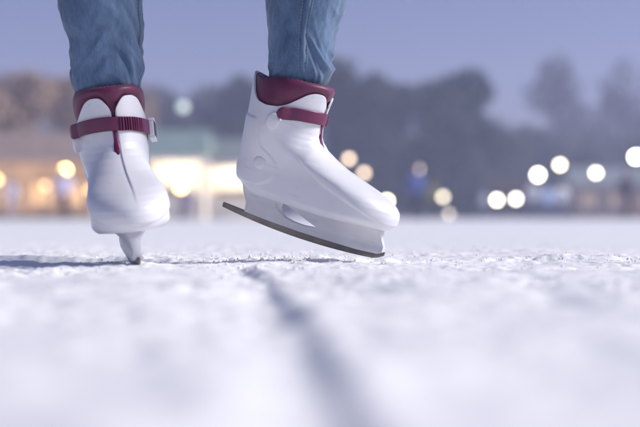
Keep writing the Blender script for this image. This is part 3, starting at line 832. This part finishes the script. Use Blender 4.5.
lamp('white globe lamp, highest of the three over the pale coated group', 560, 165, 100, CR, 22, .16)
lamp('white globe lamp standing in front of the brown hut', 596, 173, 108, WH, 19, .18)
lamp('white globe lamp half cut by the frame above the brown hut', 636, 157, 92, WH, 36, .2)
lamp('low white light, nearer the dark clump of its close pair', 497, 200, 85, WH, 20, .15, name='bollard_lamp')
lamp('low white light, nearer the pale coated group of its close pair', 516, 199, 85, WH, 17, .15, name='bollard_lamp')
lamp('dim tan globe lamp in front of the trees beside the skate\'s instep', 349, 159, 80, TN, 7.5, .15)
lamp('dim orange globe lamp just above the side-on skate\'s toe', 364, 173, 90, TN, 7, .17)
lamp('cream lamp peeping over the toe of the side-on skate', 387, 201, 95, CR, 26, .16, name='bollard_lamp')
lamp('faint tan globe lamp above the blue coated skater', 418, 169, 85, TN, 4, .16)
lamp('pale tan low lamp beside the yellow green coated skater', 443, 197, 110, CR, 7.5, .2, name='bollard_lamp')
lamp('dim yellow lantern close to the ice below the pale tan lamp', 449, 214, 120, CR, 5, .2, name='bollard_lamp')
lamp('yellow globe lamp above the lilac coated skater by the lodge', 65, 170, 70, YE, 30, .15)
lamp('amber globe lamp at the lodge, cut by the frame', -3, 180, 70, YE, 7, .15)
lamp('amber globe lamp on the lodge front, left of the yellow one', 45, 186, 74, OR, 4, .15)
lamp('orange globe lamp by the lodge, tucked against the toe-on skate', 90, 190, 74, OR, 5, .15)
lamp('yellow lamp in front of the teal roofed stall', 181, 188, 58, YE, 14, .13)
lamp('pale blurred lamp high among the trees over the teal roofed stall', 183, 107, 100, (.75, 1, .95), 1.1, .3)

# ------------------------------------------------------------------ background: people
SKIN = mat('skin', (.5, .3, .22), .6, noise=(20, .1))
def figure(label, u, d, h, coat, legs, hat, pose, face=0.0, cat='person'):
    """one continuous skinned body: boots, legs, torso, arms with mittened hands, neck and head"""
    k = h / 1.72; s1 = pose
    J = {}; E = []; Rr = []
    def v(n, x, y, z, r): J[n] = len(J); V.append((x * k, y * k, z * k)); Rr.append(r * k)
    V = []
    v('pel', 0, 0, .95, .155); v('wai', 0, 0, 1.10, .14); v('che', 0, .0, 1.30, .165); v('nek0', 0, 0, 1.43, .075); v('nek', 0, -.01, 1.49, .055); v('hed', 0, -.015, 1.58, .088); v('top', 0, -.01, 1.67, .075)
    for sx, t in ((-1, s1), (1, -s1)):
        n = 'l' if sx < 0 else 'r'
        v(n + 'hip', sx * .09, 0, .88, .098); v(n + 'kne', sx * .10, -.10 * t - .03, .50, .066); v(n + 'ank', sx * .10, .12 * t, .11, .05); v(n + 'hee', sx * .10, .12 * t, .05, .05); v(n + 'toe', sx * .12, .12 * t - .15, .04, .038)
        v(n + 'sho', sx * .19, 0, 1.38, .075); v(n + 'elb', sx * .27, .10 * t, 1.12, .055); v(n + 'wri', sx * .29, .14 * t - .12, .92, .042); v(n + 'han', sx * .29, .14 * t - .17, .84, .042)
    def e(*c):
        for a, b in zip(c, c[1:]): E.append((J[a], J[b]))
    e('pel', 'wai', 'che', 'nek0', 'nek', 'hed', 'top')
    for n in 'lr': e('pel', n + 'hip', n + 'kne', n + 'ank', n + 'hee', n + 'toe'); e('che', n + 'sho', n + 'elb', n + 'wri', n + 'han')
    me = bpy.data.meshes.new('figure'); me.from_pydata(V, E, [])
    o = bpy.data.objects.new('figure_tmp', me); COL.objects.link(o)
    o.modifiers.new('skin', 'SKIN')
    for i, sv in enumerate(me.skin_vertices[0].data): sv.radius = (Rr[i], Rr[i]); sv.use_root = i == 0
    sb = o.modifiers.new('sub', 'SUBSURF'); sb.levels = sb.render_levels = 1
    dg = bpy.context.evaluated_depsgraph_get(); dg.update()
    body = bpy.data.meshes.new_from_object(o.evaluated_get(dg))
    bpy.data.objects.remove(o)
    p = px(u, HORIZON, d)
    b = link('person', body, [mat('coat', coat, .8, noise=(8, .12)), mat('trousers', legs, .85, noise=(8, .12)), SKIN, M['dark']])
    b.location = (p.x, d, .005); b.rotation_euler = (0, 0, face)
    for f in body.polygons:
        c = f.center / k
        f.material_index = 3 if c.z < .13 else 1 if c.z < .86 and abs(c.x) < .2 else 3 if (c.z < .91 and abs(c.x) >= .2) else 2 if c.z > 1.48 else 0
    tag(b, label, cat, 'skaters across the rink')
    hm = MB(); rg = []
    for z, r in ((1.60, .098), (1.66, .094), (1.71, .07), (1.735, .03), (1.74, .002)): rg.append([(r * k * math.cos(a), -.012 * k + r * k * math.sin(a), z * k) for a in np.linspace(0, 6.2832, 18, endpoint=False)])
    loft(hm, rg); hm.ball((0, -.012 * k, 1.755 * k), .03 * k, 8, 6).build('hat', mat('hat', hat, .9, noise=(10, .1)), b)
    for sx in (-1, 1): MB().ball((sx * .033 * k, -.098 * k, 1.60 * k), .011 * k, 8, 6).build('eye', M['dark'], b)
    return b
figure('skater in a pale lilac coat and dark trousers below the yellow lamp', 64, 46, 1.55, (.66, .66, .92), (.04, .04, .06), (.6, .5, .3), .6, .3)
figure('skater in a whitish coat and trousers near the frame edge by the lodge', 11, 48, 1.35, (.8, .77, .88), (.5, .45, .5), (.5, .4, .5), -.5, -.4)
figure('skater in a purple coat by the yellow lamp of the teal roofed stall', 186, 50, 1.15, (.24, .17, .38), (.10, .08, .16), (.6, .4, .1), .4, .1)
figure('skater in a blue coat below the faint tan lamp', 416, 47, 1.7, (.09, .13, .36), (.05, .05, .09), (.1, .12, .25), .6, .5)
figure('skater in a yellow green coat beside the blue coated one', 432, 52, 1.35, (.30, .30, .13), (.08, .08, .09), (.2, .2, .1), -.4, -.3)
figure('skater in a light grey coat behind the twin low lights', 484, 60, 1.15, (.42, .43, .52), (.12, .12, .16), (.4, .4, .45), .3, .6)
figure('skater in a white coat, nearest the twin lights of the pale group', 533, 55, 1.45, (.84, .86, .90), (.14, .18, .28), (.6, .62, .66), .5, -.2)
figure('skater in a light blue coat in the middle of the pale group', 548, 58, 1.35, (.5, .64, .9), (.2, .26, .42), (.3, .4, .6), -.6, .3)
figure('skater in a white coat, nearest the brown hut of the pale group', 562, 56, 1.4, (.86, .87, .90), (.24, .26, .34), (.5, .5, .6), .4, .2)
figure('skater in dark purple clothes in front of the brown hut', 626, 50, 1.6, (.12, .09, .15), (.09, .07, .11), (.12, .1, .14), .6, -.5)

# ------------------------------------------------------------------ haze
hz = bpy.data.materials.new('haze_air'); hz.use_nodes = True
nt = hz.node_tree; nt.nodes.clear()
ho = nt.nodes.new('ShaderNodeOutputMaterial'); pv = nt.nodes.new('ShaderNodeVolumePrincipled')
pv.inputs['Color'].default_value = (.66, .72, 1.0, 1); pv.inputs['Density'].default_value = 0.0021; pv.inputs['Anisotropy'].default_value = 0.4
nt.links.new(pv.outputs['Volume'], ho.inputs['Volume'])
haze = MB().box((0, 140, 14), (420, 320, 30.2)).build('haze', hz, smooth=False)
tag(haze, 'thin cold evening haze over the rink', 'haze', kind='stuff')
